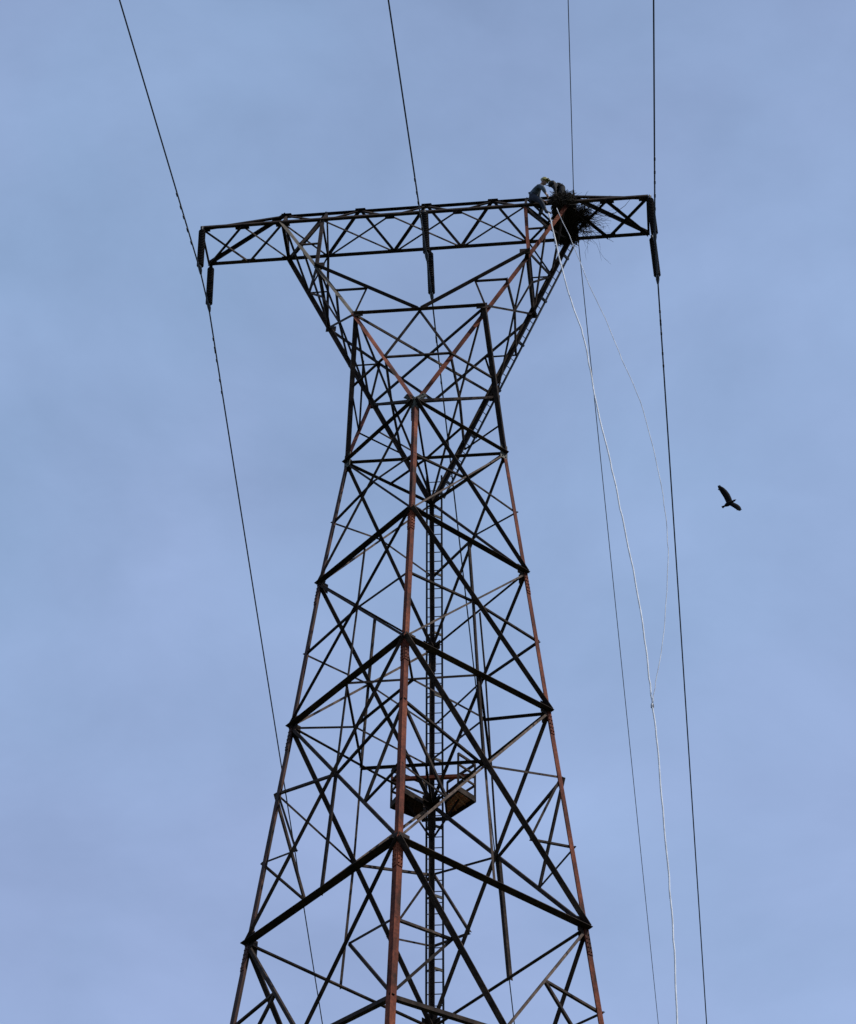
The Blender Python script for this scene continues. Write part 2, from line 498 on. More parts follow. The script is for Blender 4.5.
# gusset plates along the chords
for D, ks in ((B, ('tl', 'ml', 'l', '1', '2', 'r', 'mr', 'tr')), (C, ('tl', 'ml', 'l', 'm', '1', '2', 'p', 'mr', 'tr'))):
    for k in ks:
        big = .14 if k in ('1', '2', 'm', 'p', 'tl', 'tr') else .21
        ix = {'tl': .11, 'tr': -.11}.get(k, 0)
        gp = MB()
        sy = 1 if D is B else -1
        gp.box(D[k] + V((ix, sy * .045, -.018)), V((big, 0, 0)), V((0, .075, 0)), V((0, 0, .008)))
        bolts_on(gp, D[k] + V((ix, sy * .045, -.026)), X1, V((0, 1, 0)), V((0, 0, -1)), 4, 2, big * .42, .08, .014)
        gp.build('gusset_plate', M['steel'], tower)
for k in ('l', 'a', '0', 'b', 'r'):
    gp = MB(); gp.box(A[k] + V((0, 0, -.05)), V((.16, 0, 0)), V((0, .008, 0)), V((0, 0, .09)))
    gp.box(A[k] + V((0, 0, .012)), V((.15, 0, 0)), V((0, .06, 0)), V((0, 0, .007)))
    gp.build('gusset_plate', M['steel'], tower)
# joint plates where the near leg forks, and at the waist and shoulder nodes
gp = MB()
for sx in (-1, 1):
    d = (V((sx, .25, .9))).normalized()
    nn = V((sx * .35, -1, 0)).normalized()
    u = d.cross(nn).normalized()
    gp.box(N[1] + d * .14 + nn * .02, d * .22, u * .075, nn * .009)
    bolts_on(gp, N[1] + d * .15 + nn * .029, d, u, nn, 4, 2, .10, .08, .016)
    gp.box(N[1] + V((sx * .055, .035, -.30)), V((sx * .05, .05, 0)), V((0, .05, -.34)), V((sx * .006, -.006, 0)))
    bolts_on(gp, N[1] + V((sx * .062, .028, -.28)), V((sx * .7, .7, 0)), V((0, .1, -1)), V((sx * .7, -.7, 0)), 2, 5, .07, .12, .018)
gp.build('joint_plate', M['plate'], tower)
for nd, sx, m_ in ((L, -1, 'plate'), (R, 1, 'plate')):
    for ny in (-1, 1):
        gp = MB()
        n_ = V((sx * s2, ny * s2, .07)).normalized(); d_ = V((-sx * s2, ny * s2, 0))
        gp.box(nd[1] + d_ * .10 + n_ * .012, d_ * .12, UP * .26, n_ * .007)
        bolts_on(gp, nd[1] + d_ * .1 + n_ * .019, d_, UP, n_, 2, 4, .11, .13, .017)
        gp.build('joint_plate', M[m_] if ny < 0 else M['steel'], tower)
for nd in (N, F, L, R):
    key = [k for k, q in LEG.items() if q is nd][0]
    for i in (2, 3, 4):
        for d in DIRS[key]:
            o_ = DIRS[key][1] if d is DIRS[key][0] else DIRS[key][0]
            n_ = -o_
            gp = MB()
            gp.box(nd[i] + d * .17 - n_ * .004, d * .14, UP * (.11 + .02 * i), n_ * .008)
            bolts_on(gp, nd[i] + d * .2 + n_ * .005, d, UP, n_, 2, 3, .12, .1, .016)
            gp.build('gusset_plate', M['steel'], tower)
for p, sx, sy in ((Pnl, -1, -1), (Pnr, 1, -1), (Pfl, -1, 1), (Pfr, 1, 1), (Qnl, -1, -1), (Qnr, 1, -1), (Qfl, -1, 1), (Qfr, 1, 1)):
    gp = MB()
    n_ = V((0, sy, .15)).normalized()
    gp.box(p + V((-sx * .10, 0, -.02)) + n_ * .02, V((.15, 0, 0)), V((0, .02, .13)), n_ * .008)
    gp.box(p + V((0, -sy * .13, -.03)), V((.008, 0, 0)), V((0, .13, 0)), V((0, 0, .12)))
    gp.build('gusset_plate', M['steel'], tower)

# ladder on the far leg ------------------------------------------------------------
axisF = (F[1] - F[3]).normalized()


def onF(z):
    t = (z - F[1].z) / (F[3].z - F[1].z)
    return lerp(F[1], F[3], t)


mb = MB()
z0, z1 = 12.0 + EYE, 45.35 + EYE
lo, hi = onF(z0), onF(z1)
xoff = .045
for sx in (-1, 1):
    o_ = V((xoff + sx * .205, .20, 0))
    mb.box((lo + hi) / 2 + o_, V((.024, 0, 0)), V((0, .033, 0)), (hi - lo) / 2)
z = z0 + .15
while z < 26.0 + EYE:
    c = onF(z) + V((xoff, .20, 0))
    mb.tube([c - X1 * .2, c + X1 * .2], .014, 5); z += .3
lad = mb.build('ladder', M['ladder'], tower)
while z < z1:
    rb = MB(); c = onF(z) + V((xoff, .20, 0))
    rb.tube([c - X1 * .2, c + X1 * .2], .014, 5)
    rb.build('rung', M['ladder'], lad); z += .3
for zz in [26.6 + 1.92 * k + EYE for k in range(10)]:
    br = MB(); c = onF(zz)
    for sx in (-1, 1):
        br.box(c + V((xoff + sx * .11, .13, 0)), V((.10, .07, 0)) if sx > 0 else V((.10, -.07, 0)), V((-.01, .012, 0)), UP * .035)
    br.build('ladder_bracket', M['grey'], lad)

# climbing ladder up the right far arm
mb = MB()
d_ = (C['r'] - F[1]).normalized()
q0, q1 = F[1] + d_ * .35 + V((.06, .03, 0)), F[1] + d_ * ((C['r'] - F[1]).length - .05) + V((.06, .03, 0))
wd = V((.10, .25, .11))
mb.box((q0 + q1) / 2, (q1 - q0) / 2, wd.normalized() * .04, d_.cross(wd).normalized() * .012)
mb.box((q0 + q1) / 2 + wd, (q1 - q0) / 2, wd.normalized() * .04, d_.cross(wd).normalized() * .014)
lad2 = mb.build('arm_ladder', M['ladder'], tower)
ln = (q1 - q0).length
for k in range(int(ln / .3)):
    rb = MB(); c = q0 + d_ * (.12 + .3 * k)
    rb.tube([c, c + wd], .012, 5); rb.build('rung', M['ladder'], lad2)
for k in range(6):
    c = q0 + d_ * (.5 + k * ln / 5.6)
    br = MB(); br.box(c + wd * .5, wd * .72, d_ * .035, d_.cross(wd).normalized() * .03)
    br.build('ladder_bracket', M['ladder'], lad2)

# rest platform round the far leg ----------------------------------------------------
ZD = 34.75


def poly_slab(mb, pts, z, th):
    k = len(pts)
    vs = [U(x, y, z) for x, y in pts] + [U(x, y, z - th) for x, y in pts]
    mb.add(vs, [tuple(range(k)), tuple(range(k, 2 * k))[::-1]] + [(i, (i + 1) % k, k + (i + 1) % k, k + i) for i in range(k)])


def deck(q, mat, nplank=4):
    a, b, c, d = [V(p) for p in q]      # a-b outer edge, d-c inner edge
    mb = MB()
    for i in range(nplank):
        t0, t1 = i / nplank + .012, (i + 1) / nplank - .012
        p = [a.lerp(d, t0), b.lerp(c, t0), b.lerp(c, t1), a.lerp(d, t1)]
        poly_slab(mb, [(w.x, w.y) for w in p], ZD - .002 * (i % 2), .04)
    return mb


DL = [(-1.01, 2.90), (-.24, 3.50), (-.22, 2.80), (-.62, 2.32)]
DR = [(1.10, 2.83), (.34, 3.50), (.36, 2.80), (.72, 2.35)]
platform = None
mb = MB()
for q in (DL, DR):                      # steel edge frame
    for i in range(4):
        p, r = q[i], q[(i + 1) % 4]
        a_, b_ = U(*p, ZD - .075), U(*r, ZD - .075)
        dd = (b_ - a_).normalized()
        mb.box((a_ + b_) / 2, (b_ - a_) / 2 + dd * .02, dd.cross(UP) * .02, UP * .085)
mb.box(U(.05, 3.56, ZD - .08), V((.36, 0, 0)), V((0, .02, 0)), UP * .05)
platform = mb.build('platform', M['steel'], tower)
deck(DL, None).build('deck', M['darkred'], platform)
for q in (DL, DR):                      # joists under the planks
    for t_ in (.33, .66):
        a_, b_ = V(q[0]).lerp(V(q[1]), t_), V(q[3]).lerp(V(q[2]), t_)
        a_, b_ = U(a_.x, a_.y, ZD - .065), U(b_.x, b_.y, ZD - .065)
        mb = MB(); mb.box((a_ + b_) / 2, (b_ - a_) / 2, (b_ - a_).normalized().cross(UP) * .022, UP * .022)
        mb.build('joist', M['wood' if q is DR else 'darkred'], platform)
deck(DR, None).build('deck', M['wood'], platform)
mb = MB()                               # guard rails
for q, io_ in ((DL, 0), (DR, 0)):
    tops = []
    for p in (q[0], q[1], q[3]):
        a_, b_ = U(*p, ZD - .12), U(*p, ZD + 1.02)
        mb.box((a_ + b_) / 2, V((.026, 0, 0)), V((0, .026, 0)), (b_ - a_) / 2)
        tops.append(b_)
    for zoff, ww in ((0, .035), (-.33, .025), (-.66, .025)):
        for i, j in ((0, 1), (0, 2)):
            a_, b_ = tops[i] + UP * zoff, tops[j] + UP * zoff
            dd = (b_ - a_).normalized()
            mb.box((a_ + b_) / 2, (b_ - a_) / 2, dd.cross(UP) * .02, UP * ww)
mb.build('guard_rail', M['steel'], platform)
mb = MB(); mb.angle(U(-1.02, 2.83, ZD + .72), U(1.08, 2.83, ZD + .70), .09, V((0, -1, 0)), -1, -1)
mb.build('cross_rail', M['red'], platform)
mb = MB()                               # brackets carrying the decks
for p in ((-.62, 2.75), (.70, 2.75)):
    mb.angle(U(*p, ZD - .1), onF(ZD + EYE - .9), .06, V((0, 0, 1)), 1, -1)
mb.build('support_bracket', M['steel'], platform)

# ------------------------------------------------------------------ insulators and wires
ZI = {'near': 51.72, 'far': 51.58}
STR = [
    ('l', 'near', U(-6.72, -.72, ZB - .02), 'dark insulator string hanging from the near corner of the crossarm end opposite the nest', 1.92),
    ('l', 'far', U(-6.70, .72, ZB - .04), 'dark insulator string hanging from the far corner of the crossarm end opposite the nest', 1.92),
    ('c', 'near', U(-.06, -.72, ZB + .06), 'upper of the two dark insulator strings at the middle of the crossarm', 2.1),
    ('c', 'far', U(-.05, .72, ZB - .04), 'lower of the two dark insulator strings at the middle of the crossarm', 2.12),
    ('r', 'near', U(6.58, -.72, ZB - .02), 'dark insulator string hanging from the near corner of the crossarm end beyond the nest', 1.86),
    ('r', 'far', U(6.61, .72, ZB - .08), 'dark insulator string hanging from the far corner of the crossarm end beyond the nest', 1.98),
]
BOT = {}
for grp, nf_, top, label, ln in STR:
    lean = V((.085, 0, 0)) if grp != 'r' else V((.05, 0, 0))
    bot = top + lean + V((0, 0, -ln))
    BOT[grp, nf_] = bot
    ax = (bot - top).normalized()
    t = thing('insulator_string', top, label, 'insulator', 'insulator strings under the crossarm')
    mb = MB(); mb.tube([top + UP * .06, top + ax * .14], .03, 6); mb.box(top + ax * .03, V((.05, 0, 0)), V((0, .02, 0)), UP * .05)
    mb.build('hanger', M['cap'], t, top)
    mb = MB()
    nd_ = 22
    l0, l1 = .13, ln - .16
    st = (l1 - l0) / nd_
    prof = [(l0, .03)]
    for k in range(nd_):
        h = l0 + st * k
        prof += [(h + st * .05, .068), (h + st * .30, .074), (h + st * .55, .102), (h + st * .75, .106), (h + st * .85, .10), (h + st * .92, .08)]
    prof += [(l1, .035)]
    mb.lathe(top, ax, prof, 16)
    mb.build('insulator_discs', M['glass'], t, top)
    mb = MB()
    mb.tube([top + ax * (ln - .17), bot - ax * .03], .026, 6)
    mb.tube([bot + V((0, -.17, -.02)), bot + V((0, -.06, .035)), bot + V((0, .06, .035)), bot + V((0, .17, -.02))], [.03, .055, .055, .03], 8)
    mb.build('conductor_clamp', M['cap'], t, top)


def span(p, heading, y_end, slope, sag=9.0e-5, n=40):
    """points of a wire leaving p: heading = dx/dy, slope = initial drop per metre"""
    out = []
    Lh = abs(y_end - p.y)
    for i in range(1, n + 1):
        s_ = Lh * (i / n) ** 1.6
        dy = s_ if y_end > p.y else -s_
        out.append(V((p.x + heading * dy, p.y + dy, p.z - slope * s_ + sag * s_ * s_)))
    return out


CND = [('l', .046, -.038, 'conductor wire through the insulator strings at the crossarm end opposite the nest'),
       ('c', .011, -.007, 'conductor wire through the middle pair of insulators, running down behind the tower body'),
       ('r', -.021, .0222, 'conductor wire through the insulator strings at the crossarm end beyond the nest')]
for grp, hn, hf, label in CND:
    n_, f_ = BOT[grp, 'near'] - UP * .015, BOT[grp, 'far'] - UP * .015
    pts = span(n_, hn, -260, .05)[::-1] + [n_, f_] + span(f_, hf, 260, .05)
    t = thing('conductor_wire', n_, label, 'power line', 'conductors of the line')
    mb = MB(); mb.tube(pts, .0225, 8); mb.build('strand', M['wire'], t, n_, True)
    for s_, hd, base, where in ((-1, hn, n_, (1.35, 1.85, 2.7)), (1, hf, f_, (1.4, 1.75, 3.0))):
        for k, dd in enumerate(where):
            c = V((base.x + hd * dd * s_, base.y + dd * s_, base.z - .05 * dd))
            a_ = V((hd * s_, s_, -.05)).normalized()
            dm = MB()
            dm.tube([c + UP * .02, c - UP * .055], .014, 5)
            dm.tube([c - UP * .055 - a_ * .2, c - UP * .055 + a_ * .2], .007, 5)
            for e_ in (-1, 1):
                dm.lathe(c - UP * .055 + a_ * (e_ * .24) - a_ * .08, a_, [(0, .012), (.02, .028), (.12, .028), (.16, .012)], 8)
            dm.build('vibration_damper', M['cap'], t, n_, True)

gw = U(4.35, 0, 54.96)
pts = span(gw, -.0305, -260, .04)[::-1] + [gw] + span(gw, .0285, 260, .04)
t = thing('ground_wire', gw, 'thin grey overhead wire passing over the crossarm beside the stick nest', 'power line')
mb = MB(); mb.tube(pts, .0135, 6); mb.build('strand', M['thinwire'], t, gw, True)
mb = MB(); mb.tube([gw + V((0, -.16, -.01)), gw + V((0, 0, .03)), gw + V((0, .16, -.01))], [.018, .035, .018], 8); mb.build('suspension_clamp', M['cap'], t, gw)
mb = MB(); c = gw + V((.05, 1.75, -.07)); mb.tube([c + V((0, -.08, 0)), c, c + V((0, .08, 0))], [.02, .04, .02], 8); mb.build('wire_splice', M['cap'], t, gw)

# ------------------------------------------------------------------ ropes
def smooth_path(pts, k=6):
    out = []
    P_ = [pts[0]] + pts + [pts[-1]]
    for i in range(1, len(P_) - 2):
        for j in range(k):
            t = j / k
            a, b, c, d = P_[i - 1], P_[i], P_[i + 1], P_[i + 2]
            wv = V((math.sin(i * 2.3 + j * .9) * .010, math.cos(i * 1.7 + j * 1.3) * .010, 0))
            out.append(wv + .5 * ((2 * b) + (c - a) * t + (2 * a - 5 * b + 4 * c - d) * t * t + (3 * b - 3 * c + d - a) * t ** 3))
    out.append(P_[-1])
    return out


r1 = [(3.607, 52.80), (3.695, 52.253), (3.88, 50.564), (4.14, 48.884), (4.422, 47.384), (4.561, 45.947), (4.715, 44.36), (4.986, 42.079), (5.164, 40.377), (5.39, 38.201), (5.51, 36.24), (5.567, 34.864), (5.590, 34.223), (5.627, 33.035), (5.655, 31.18), (5.675, 29.019), (5.671, 27.48), (5.63, 25.674), (5.5, 22), (5.2, 15), (4.7, 7), (4.2, 0), (4.0, -1.57)]
r2 = [(3.845, 52.99), (4.248, 51.419), (4.655, 49.477), (5.052, 48.029), (5.438, 46.264), (5.835, 44.565), (6.117, 42.532), (6.242, 40.711), (6.248, 39.146), (6.111, 37.485), (5.918, 36.052), (5.677, 34.734), (5.603, 34.28)]
o_ = U(3.607, -1.05, 52.80)
t = thing('rope', o_, 'bright white rope hanging from the worker in the hard hat down past the tower', 'rope', 'white ropes')
mb = MB(); mb.tube(smooth_path([U(x, -1.05, z) for x, z in r1]), .0195, 6); mb.build('rope_strand', M['rope'], t, o_, True)
mb = MB(); c = U(5.592, -1.05, 34.2)
mb.tube([c + V((0, 0, .09)), c + V((-.03, 0, .05)), c + V((-.035, 0, -.05)), c + V((0, 0, -.1)), c + V((.02, 0, -.03)), c + V((.015, 0, .06))], .012, 6)
mb.lathe(c + UP * .03, -UP, [(0, .012), (.02, .026), (.07, .026), (.09, .012)], 8)
mb.build('snap_hook', M['cap'], t, o_)
o_ = U(3.845, -1.05, 52.99)
mb = MB(); mb.tube(smooth_path([U(x, -1.05 - .02, z) for x, z in r2]), .0095, 6)
place(tag(mb.build('rope', M['mottledrope'], None, o_, True), 'thin pale rope bowing out in a loop and rejoining the brighter rope at a hook', 'rope', 'white ropes'), o_)

# ------------------------------------------------------------------ nest
nest = thing('bird_nest', U(4.05, 0, ZB), 'big dark stick nest packed into the crossarm above the arm ladder', 'nest')
NO = U(4.05, 0, ZB)


def stick(mb, p, d, ln, r, bend=.12):
    d = d.normalized()
    q = d.orthogonal().normalized() * random.uniform(-bend, bend) * ln
    q2 = d.cross(q.normalized() if q.length else d.orthogonal()) * random.uniform(-bend, bend) * ln
    mb.tube([p - d * ln / 2, p + q + q2 * .3, p + d * ln / 2 + q2], [r, r * .9, r * .35], 3)


def rnd(a, b):
    return random.uniform(a, b)


mb = MB()
for i in range(4200):                              # packed mass between the chords
    y = rnd(-.80, .86)
    x = rnd(3.76, 4.38)
    top = 53.72 + (1.0 - abs(y - .05) * .80) * .44
    z = rnd(53.68, max(53.8, top))
    d = V((rnd(-1, 1), rnd(-1, 1), rnd(-.35, .35)))
    ln = rnd(.25, .55)
    d.x *= .6
    h_ = d.normalized() * ln * .5
    if not (3.66 < x - abs(h_.x) and x + abs(h_.x) < 4.44 and -.92 < y - abs(h_.y) and y + abs(h_.y) < .92):
        h_ *= .35; ln *= .35
    stick(mb, U(x, y, z), d, ln, rnd(.006, .014))
for i in range(330):                               # second clump against the brace
    u = random.gauss(0, 1); v = random.gauss(0, 1)
    stick(mb, U(4.55 + .11 * u, .10 + .22 * v, 53.82 + abs(random.gauss(0, .14))), V((rnd(-1, 1), rnd(-1, 1), rnd(-.4, .4))), rnd(.2, .6), rnd(.005, .011))
mb.build('stick_mass', M['stick'], nest, NO)
mb = MB()
for i in range(80):                                # loose twigs reaching out along the arm
    x0, y0 = rnd(4.4, 4.7), rnd(-.35, .6)
    p = U(x0, y0, rnd(53.75, 54.0))
    hd = V((rnd(.3, 1), rnd(-.8, .8), rnd(-.25, .08))).normalized()
    pts = [p]
    seg = rnd(.10, .24)
    for k in range(random.randint(3, 5)):
        hd = (hd + V((rnd(-.35, .35), rnd(-.45, .45), rnd(-.3, .25)))).normalized()
        pts.append(pts[-1] + hd * seg)
        if random.random() < .45:
            side = (hd + V((rnd(-.8, .8), rnd(-.8, .8), rnd(-.5, .5)))).normalized()
            mb.tube([pts[-1], pts[-1] + side * seg * .7, pts[-1] + side * seg * 1.2 + V((0, .04, .02))], [.0045, .0035, .002], 3)
    mb.tube(pts, [.0065 * (1 - .7 * k / len(pts)) for k in range(len(pts))], 3)
mb.build('twigs', M['stick'], nest, NO)
mb = MB()
for i in range(14):                                # sticks lying on top and hanging below
    stick(mb, U(rnd(3.7, 4.9), rnd(-.3, .3), rnd(54.1, 54.5)), V((rnd(-1, 1), rnd(-.5, .5), rnd(-.1, .12))), rnd(.3, .6), rnd(.006, .012))
mb.build('top_sticks', M['stick'], nest, NO)
mb = MB()
for i in range(150):
    stick(mb, U(rnd(3.78, 4.30), rnd(-1.0, -.78), rnd(53.45, 53.85)), V((rnd(-1, 1), rnd(-.5, .5), rnd(-.9, .3))), rnd(.2, .42), rnd(.006, .011))
mb.build('draped_sticks', M['stick'], nest, NO)
mb = MB()
for i in range(12):
    stick(mb, U(rnd(3.6, 4.6), rnd(-.6, .9), rnd(53.55, 53.68)), V((rnd(-1, 1), rnd(-1, 1), rnd(-.5, .1))), rnd(.3, .7), rnd(.005, .010))
mb.build('loose_sticks', M['stick'], nest, NO)
mb = MB()
mb.tube([U(4.9, -.1, 53.9), U(5.2, -.02, 53.78), U(5.55, -.12, 53.78), U(5.85, -.30, 53.85), U(6.05, -.5, 53.95)], [.011, .01, .009, .007, .004], 4)
mb.build('long_twig', M['stick'], nest, NO)

# ------------------------------------------------------------------ people
def skin_mesh(name, nodes, edges, root, subdiv=2):
    """nodes: {key: (Vector, radius)}; returns a mesh grown round the skeleton"""
    keys = list(nodes)
    me = bpy.data.meshes.new(name + '_skeleton')
    me.from_pydata([nodes[k][0] for k in keys], [(keys.index(a), keys.index(b)) for a, b in edges], [])
    ob = bpy.data.objects.new(name + '_skeleton', me)
    COL.objects.link(ob)
    md = ob.modifiers.new('skin', 'SKIN')
    md.use_smooth_shade = True
    md.branch_smoothing = .35
    for i, k in enumerate(keys):
        sv = me.skin_vertices[0].data[i]
        r = nodes[k][1]
        sv.radius = r if isinstance(r, tuple) else (r, r)
        sv.use_root = (k == root)
    sd = ob.modifiers.new('subdiv', 'SUBSURF')
    sd.levels = subdiv; sd.render_levels = subdiv
    bpy.context.view_layer.update()
    dg = bpy.context.evaluated_depsgraph_get()
    out = bpy.data.meshes.new_from_object(ob.evaluated_get(dg))
    bpy.data.objects.remove(ob)
    bpy.data.meshes.remove(me)
    out.name = name
    return out


def hand(nodes, edges, key, wrist, elbow, fwd, palm_n):
    """palm and five unequal, curled fingers beyond the wrist"""
    f = fwd.normalized(); pn = (palm_n - f * palm_n.dot(f)).normalized(); s_ = f.cross(pn)
    nodes[key + 'palm'] = (wrist + f * .075, (.038, .022))
    edges.append((key + 'wrist', key + 'palm'))
    for i, (off, ln) in enumerate(((-.030, .078), (-.010, .088), (.010, .083), (.030, .066))):
        b = wrist + f * .105 + s_ * off
        for j, (along, curl) in enumerate(((0, 0), (.45, .12), (.8, .45), (.95, .8))):
            nodes['%sf%d%d' % (key, i, j)] = (b + f * ln * along + pn * ln * curl, .0095 - .0008 * j)
            edges.append(('%sf%d%d' % (key, i, j - 1) if j else key + 'palm', '%sf%d%d' % (key, i, j)))
    b = wrist + f * .045 - s_ * .036
    for j, (p) in enumerate((b, b + f * .03 - s_ * .022 + pn * .015, b + f * .055 - s_ * .022 + pn * .04)):
        nodes['%st%d' % (key, j)] = (p, .0105 - .001 * j)
        edges.append(('%st%d' % (key, j - 1) if j else key + 'palm', '%st%d' % (key, j)))


def person(origin, label, J, face_dir, mats, hat, group):
    """J: joint positions in tower axes"""
    t = thing('person', origin, label, 'person', group)
    nd, ed = {}, []

    def chain(ks):
        for a, b in zip(ks, ks[1:]):
            ed.append((a, b))
    pel, chest, neck, head = J['pelvis'], J['chest'], J['neck'], J['head']
    f = face_dir.normalized()
    nd['pelvis'] = (pel, (.20, .17))
    nd['waist'] = (lerp(pel, chest, .5) - f * .02, (.205, .17))
    nd['chest'] = (chest, (.225, .185))
    nd['neckbase'] = (lerp(chest, neck, .75), (.085, .075))
    nd['neck'] = (neck, .056)
    nd['skull'] = (head, (.082, .098))
    nd['crown'] = (head + (head - neck).normalized() * .085, (.06, .072))
    nd['nose'] = (head + f * .105 - (head - neck).normalized() * .01, .016)
    nd['chin'] = (head + f * .065 - (head - neck).normalized() * .085, .032)
    chain(['pelvis', 'waist', 'chest', 'neckbase', 'neck', 'skull', 'crown'])
    ed.append(('skull', 'nose')); ed.append(('skull', 'chin'))
    for s_ in 'lr':
        nd[s_ + 'shoulder'] = (J[s_ + 'shoulder'], .085)
        nd[s_ + 'elbow'] = (J[s_ + 'elbow'], .07)
        nd[s_ + 'forearm'] = (lerp(J[s_ + 'elbow'], J[s_ + 'wrist'], .35), .062)
        nd[s_ + 'wrist'] = (J[s_ + 'wrist'], .029)
        chain(['chest', s_ + 'shoulder', s_ + 'elbow', s_ + 'forearm', s_ + 'wrist'])
        hand(nd, ed, s_, J[s_ + 'wrist'], J[s_ + 'elbow'], J[s_ + 'wrist'] - J[s_ + 'elbow'] + f * .05, -UP + f * .2)
        nd[s_ + 'hip'] = (J[s_ + 'hip'], .115)
        nd[s_ + 'thigh'] = (lerp(J[s_ + 'hip'], J[s_ + 'knee'], .5), .10)
        nd[s_ + 'knee'] = (J[s_ + 'knee'], .075)
        nd[s_ + 'calf'] = (lerp(J[s_ + 'knee'], J[s_ + 'ankle'], .35), .07)
        nd[s_ + 'ankle'] = (J[s_ + 'ankle'], .040)
        chain(['pelvis', s_ + 'hip', s_ + 'thigh', s_ + 'knee', s_ + 'calf', s_ + 'ankle'])
        fd = J[s_ + 'foot']
        nd[s_ + 'heel'] = (J[s_ + 'ankle'] - fd * .03 - UP * .05, .04)
        nd[s_ + 'toe'] = (J[s_ + 'ankle'] + fd * .15 - UP * .06, .036)
        chain([s_ + 'ankle', s_ + 'heel']); chain([s_ + 'ankle', s_ + 'toe'])
    me = skin_mesh('body', nd, ed, 'pelvis')
    # cloth and skin regions follow the nearest bone
    names = list(nd)
    reg = {}
    for k in names:
        base = k[1:] if k[0] in 'lr' and k not in ('lr',) else k
        if k in ('skull', 'crown', 'nose', 'chin', 'neck') or (k.endswith('wrist') and len(mats) < 6):
            reg[k] = 0
        elif 'palm' in k or k[1] in 'ft' and k[2:3].isdigit():
            reg[k] = 4
        elif k in ('waist', 'chest', 'neckbase') or base in ('shoulder', 'elbow', 'forearm', 'wrist'):
            reg[k] = 1
        elif base in ('heel', 'toe', 'ankle'):
            reg[k] = 3
        else:
            reg[k] = 2
    for m_ in mats:
        me.materials.append(m_)
    for p in me.polygons:
        c = p.center
        k = min(names, key=lambda q: (nd[q][0] - c).length - (nd[q][1][0] if isinstance(nd[q][1], tuple) else nd[q][1]))
        p.material_index = reg[k]
        p.use_smooth = True
    for v in me.vertices:
        v.co -= origin
    b = bpy.data.objects.new('body', me); COL.objects.link(b); b.parent = t
    # hard hat with brim
    up = (head - neck).normalized(); up = (up * .8 + UP * .4).normalized()
    hb = MB()
    hb.lathe(head + up * .045, up, [(0, .128), (.012, .128), (.014, .116), (.05, .114), (.085, .098), (.108, .065), (.118, .02)], 18)
    hb.box(head + up * .05 + f * .145, f * .05, f.cross(up).normalized() * .075, up * .006)
    hb.build('hard_hat', hat, t, origin, True)
    sd = f.cross(up).normalized()
    for e_ in (-1, 1):
        eb = MB(); eb.lathe(head + f * .088 + sd * e_ * .032 + up * .012, f, [(0, .012), (.006, .012), (.010, .006)], 8); eb.build('eye', M['eye'], t, origin, True)
        eb = MB(); eb.lathe(head + sd * e_ * .080 - up * .01, sd * e_, [(0, .03), (.012, .034), (.018, .02)], 8); eb.build('ear', M['skin'], t, origin, True)
    # harness straps
    sb = MB()
    for e_ in (-1, 1):
        sh = J[('l' if e_ < 0 else 'r') + 'shoulder']
        sb.tube([pel + f * .02 - up * .0 - f * .16, lerp(pel, sh, .5) - f * .15, sh - f * .08 + UP * .06, lerp(chest, sh, .5) + f * .15, lerp(pel, chest, .3) + f * .15], .014, 4)
    sb.build('harness', M['strap'], t, origin)
    return t


# worker in the hard hat, on the near chord with one foot down on the arm
J = dict(pelvis=U(3.10, -.78, 53.84), chest=U(3.27, -.86, 54.12), neck=U(3.40, -.92, 54.27), head=U(3.50, -.98, 54.37),
         lshoulder=U(3.22, -.68, 54.20), rshoulder=U(3.38, -1.07, 54.12),
         lelbow=U(3.36, -.64, 53.97), lwrist=U(3.48, -.72, 53.80),
         relbow=U(3.48, -1.12, 53.90), rwrist=U(3.56, -1.05, 53.70),
         lhip=U(3.14, -.68, 53.82), rhip=U(3.16, -.90, 53.80),
         lknee=U(3.42, -.50, 53.80), lankle=U(3.30, -.44, 53.42), lfoot=V((.9, .2, -.2)),
         rknee=U(3.40, -1.02, 53.42), rankle=U(3.55, -.98, 52.95), rfoot=V((.85, -.2, -.25)))
person(J['pelvis'], 'worker in a yellow hard hat and pale blue shirt perched beside the nest', J, V((.8, -.45, -.35)),
       [M['skin'], M['shirt'], M['trouser'], M['boot'], M['skin']], M['yellow'], None)
# second worker bending over the nest
J = dict(pelvis=U(4.00, -.12, 55.07), chest=U(3.87, -.20, 55.09), neck=U(3.79, -.26, 55.01), head=U(3.75, -.36, 54.97),
         lshoulder=U(3.83, -.36, 55.03), rshoulder=U(3.87, -.02, 55.09),
         lelbow=U(3.79, -.45, 54.79), lwrist=U(3.83, -.48, 54.55),
         relbow=U(3.79, .06, 54.84), rwrist=U(3.77, -.10, 54.63),
         lhip=U(4.02, -.22, 54.99), rhip=U(4.04, -.02, 55.01),
         lknee=U(3.99, -.30, 54.63), lankle=U(4.23, -.30, 54.31), lfoot=V((-.6, -.1, -.5)),
         rknee=U(4.05, .10, 54.65), rankle=U(4.29, .12, 54.39), rfoot=V((-.6, .1, -.5)))
person(J['pelvis'], 'worker in shaded dark overalls bent low over the top of the stick nest', J, V((-.75, -.3, -.6)),
       [M['skin'], M['darkcloth'], M['darkcloth'], M['boot'], M['boot'], M['boot']], M['blackhat'], None)  # dark clothes blackened, hands in boot leather: his shade put into the colour

# ------------------------------------------------------------------ bird
BO = U(10.50, 35.9, 76.45)


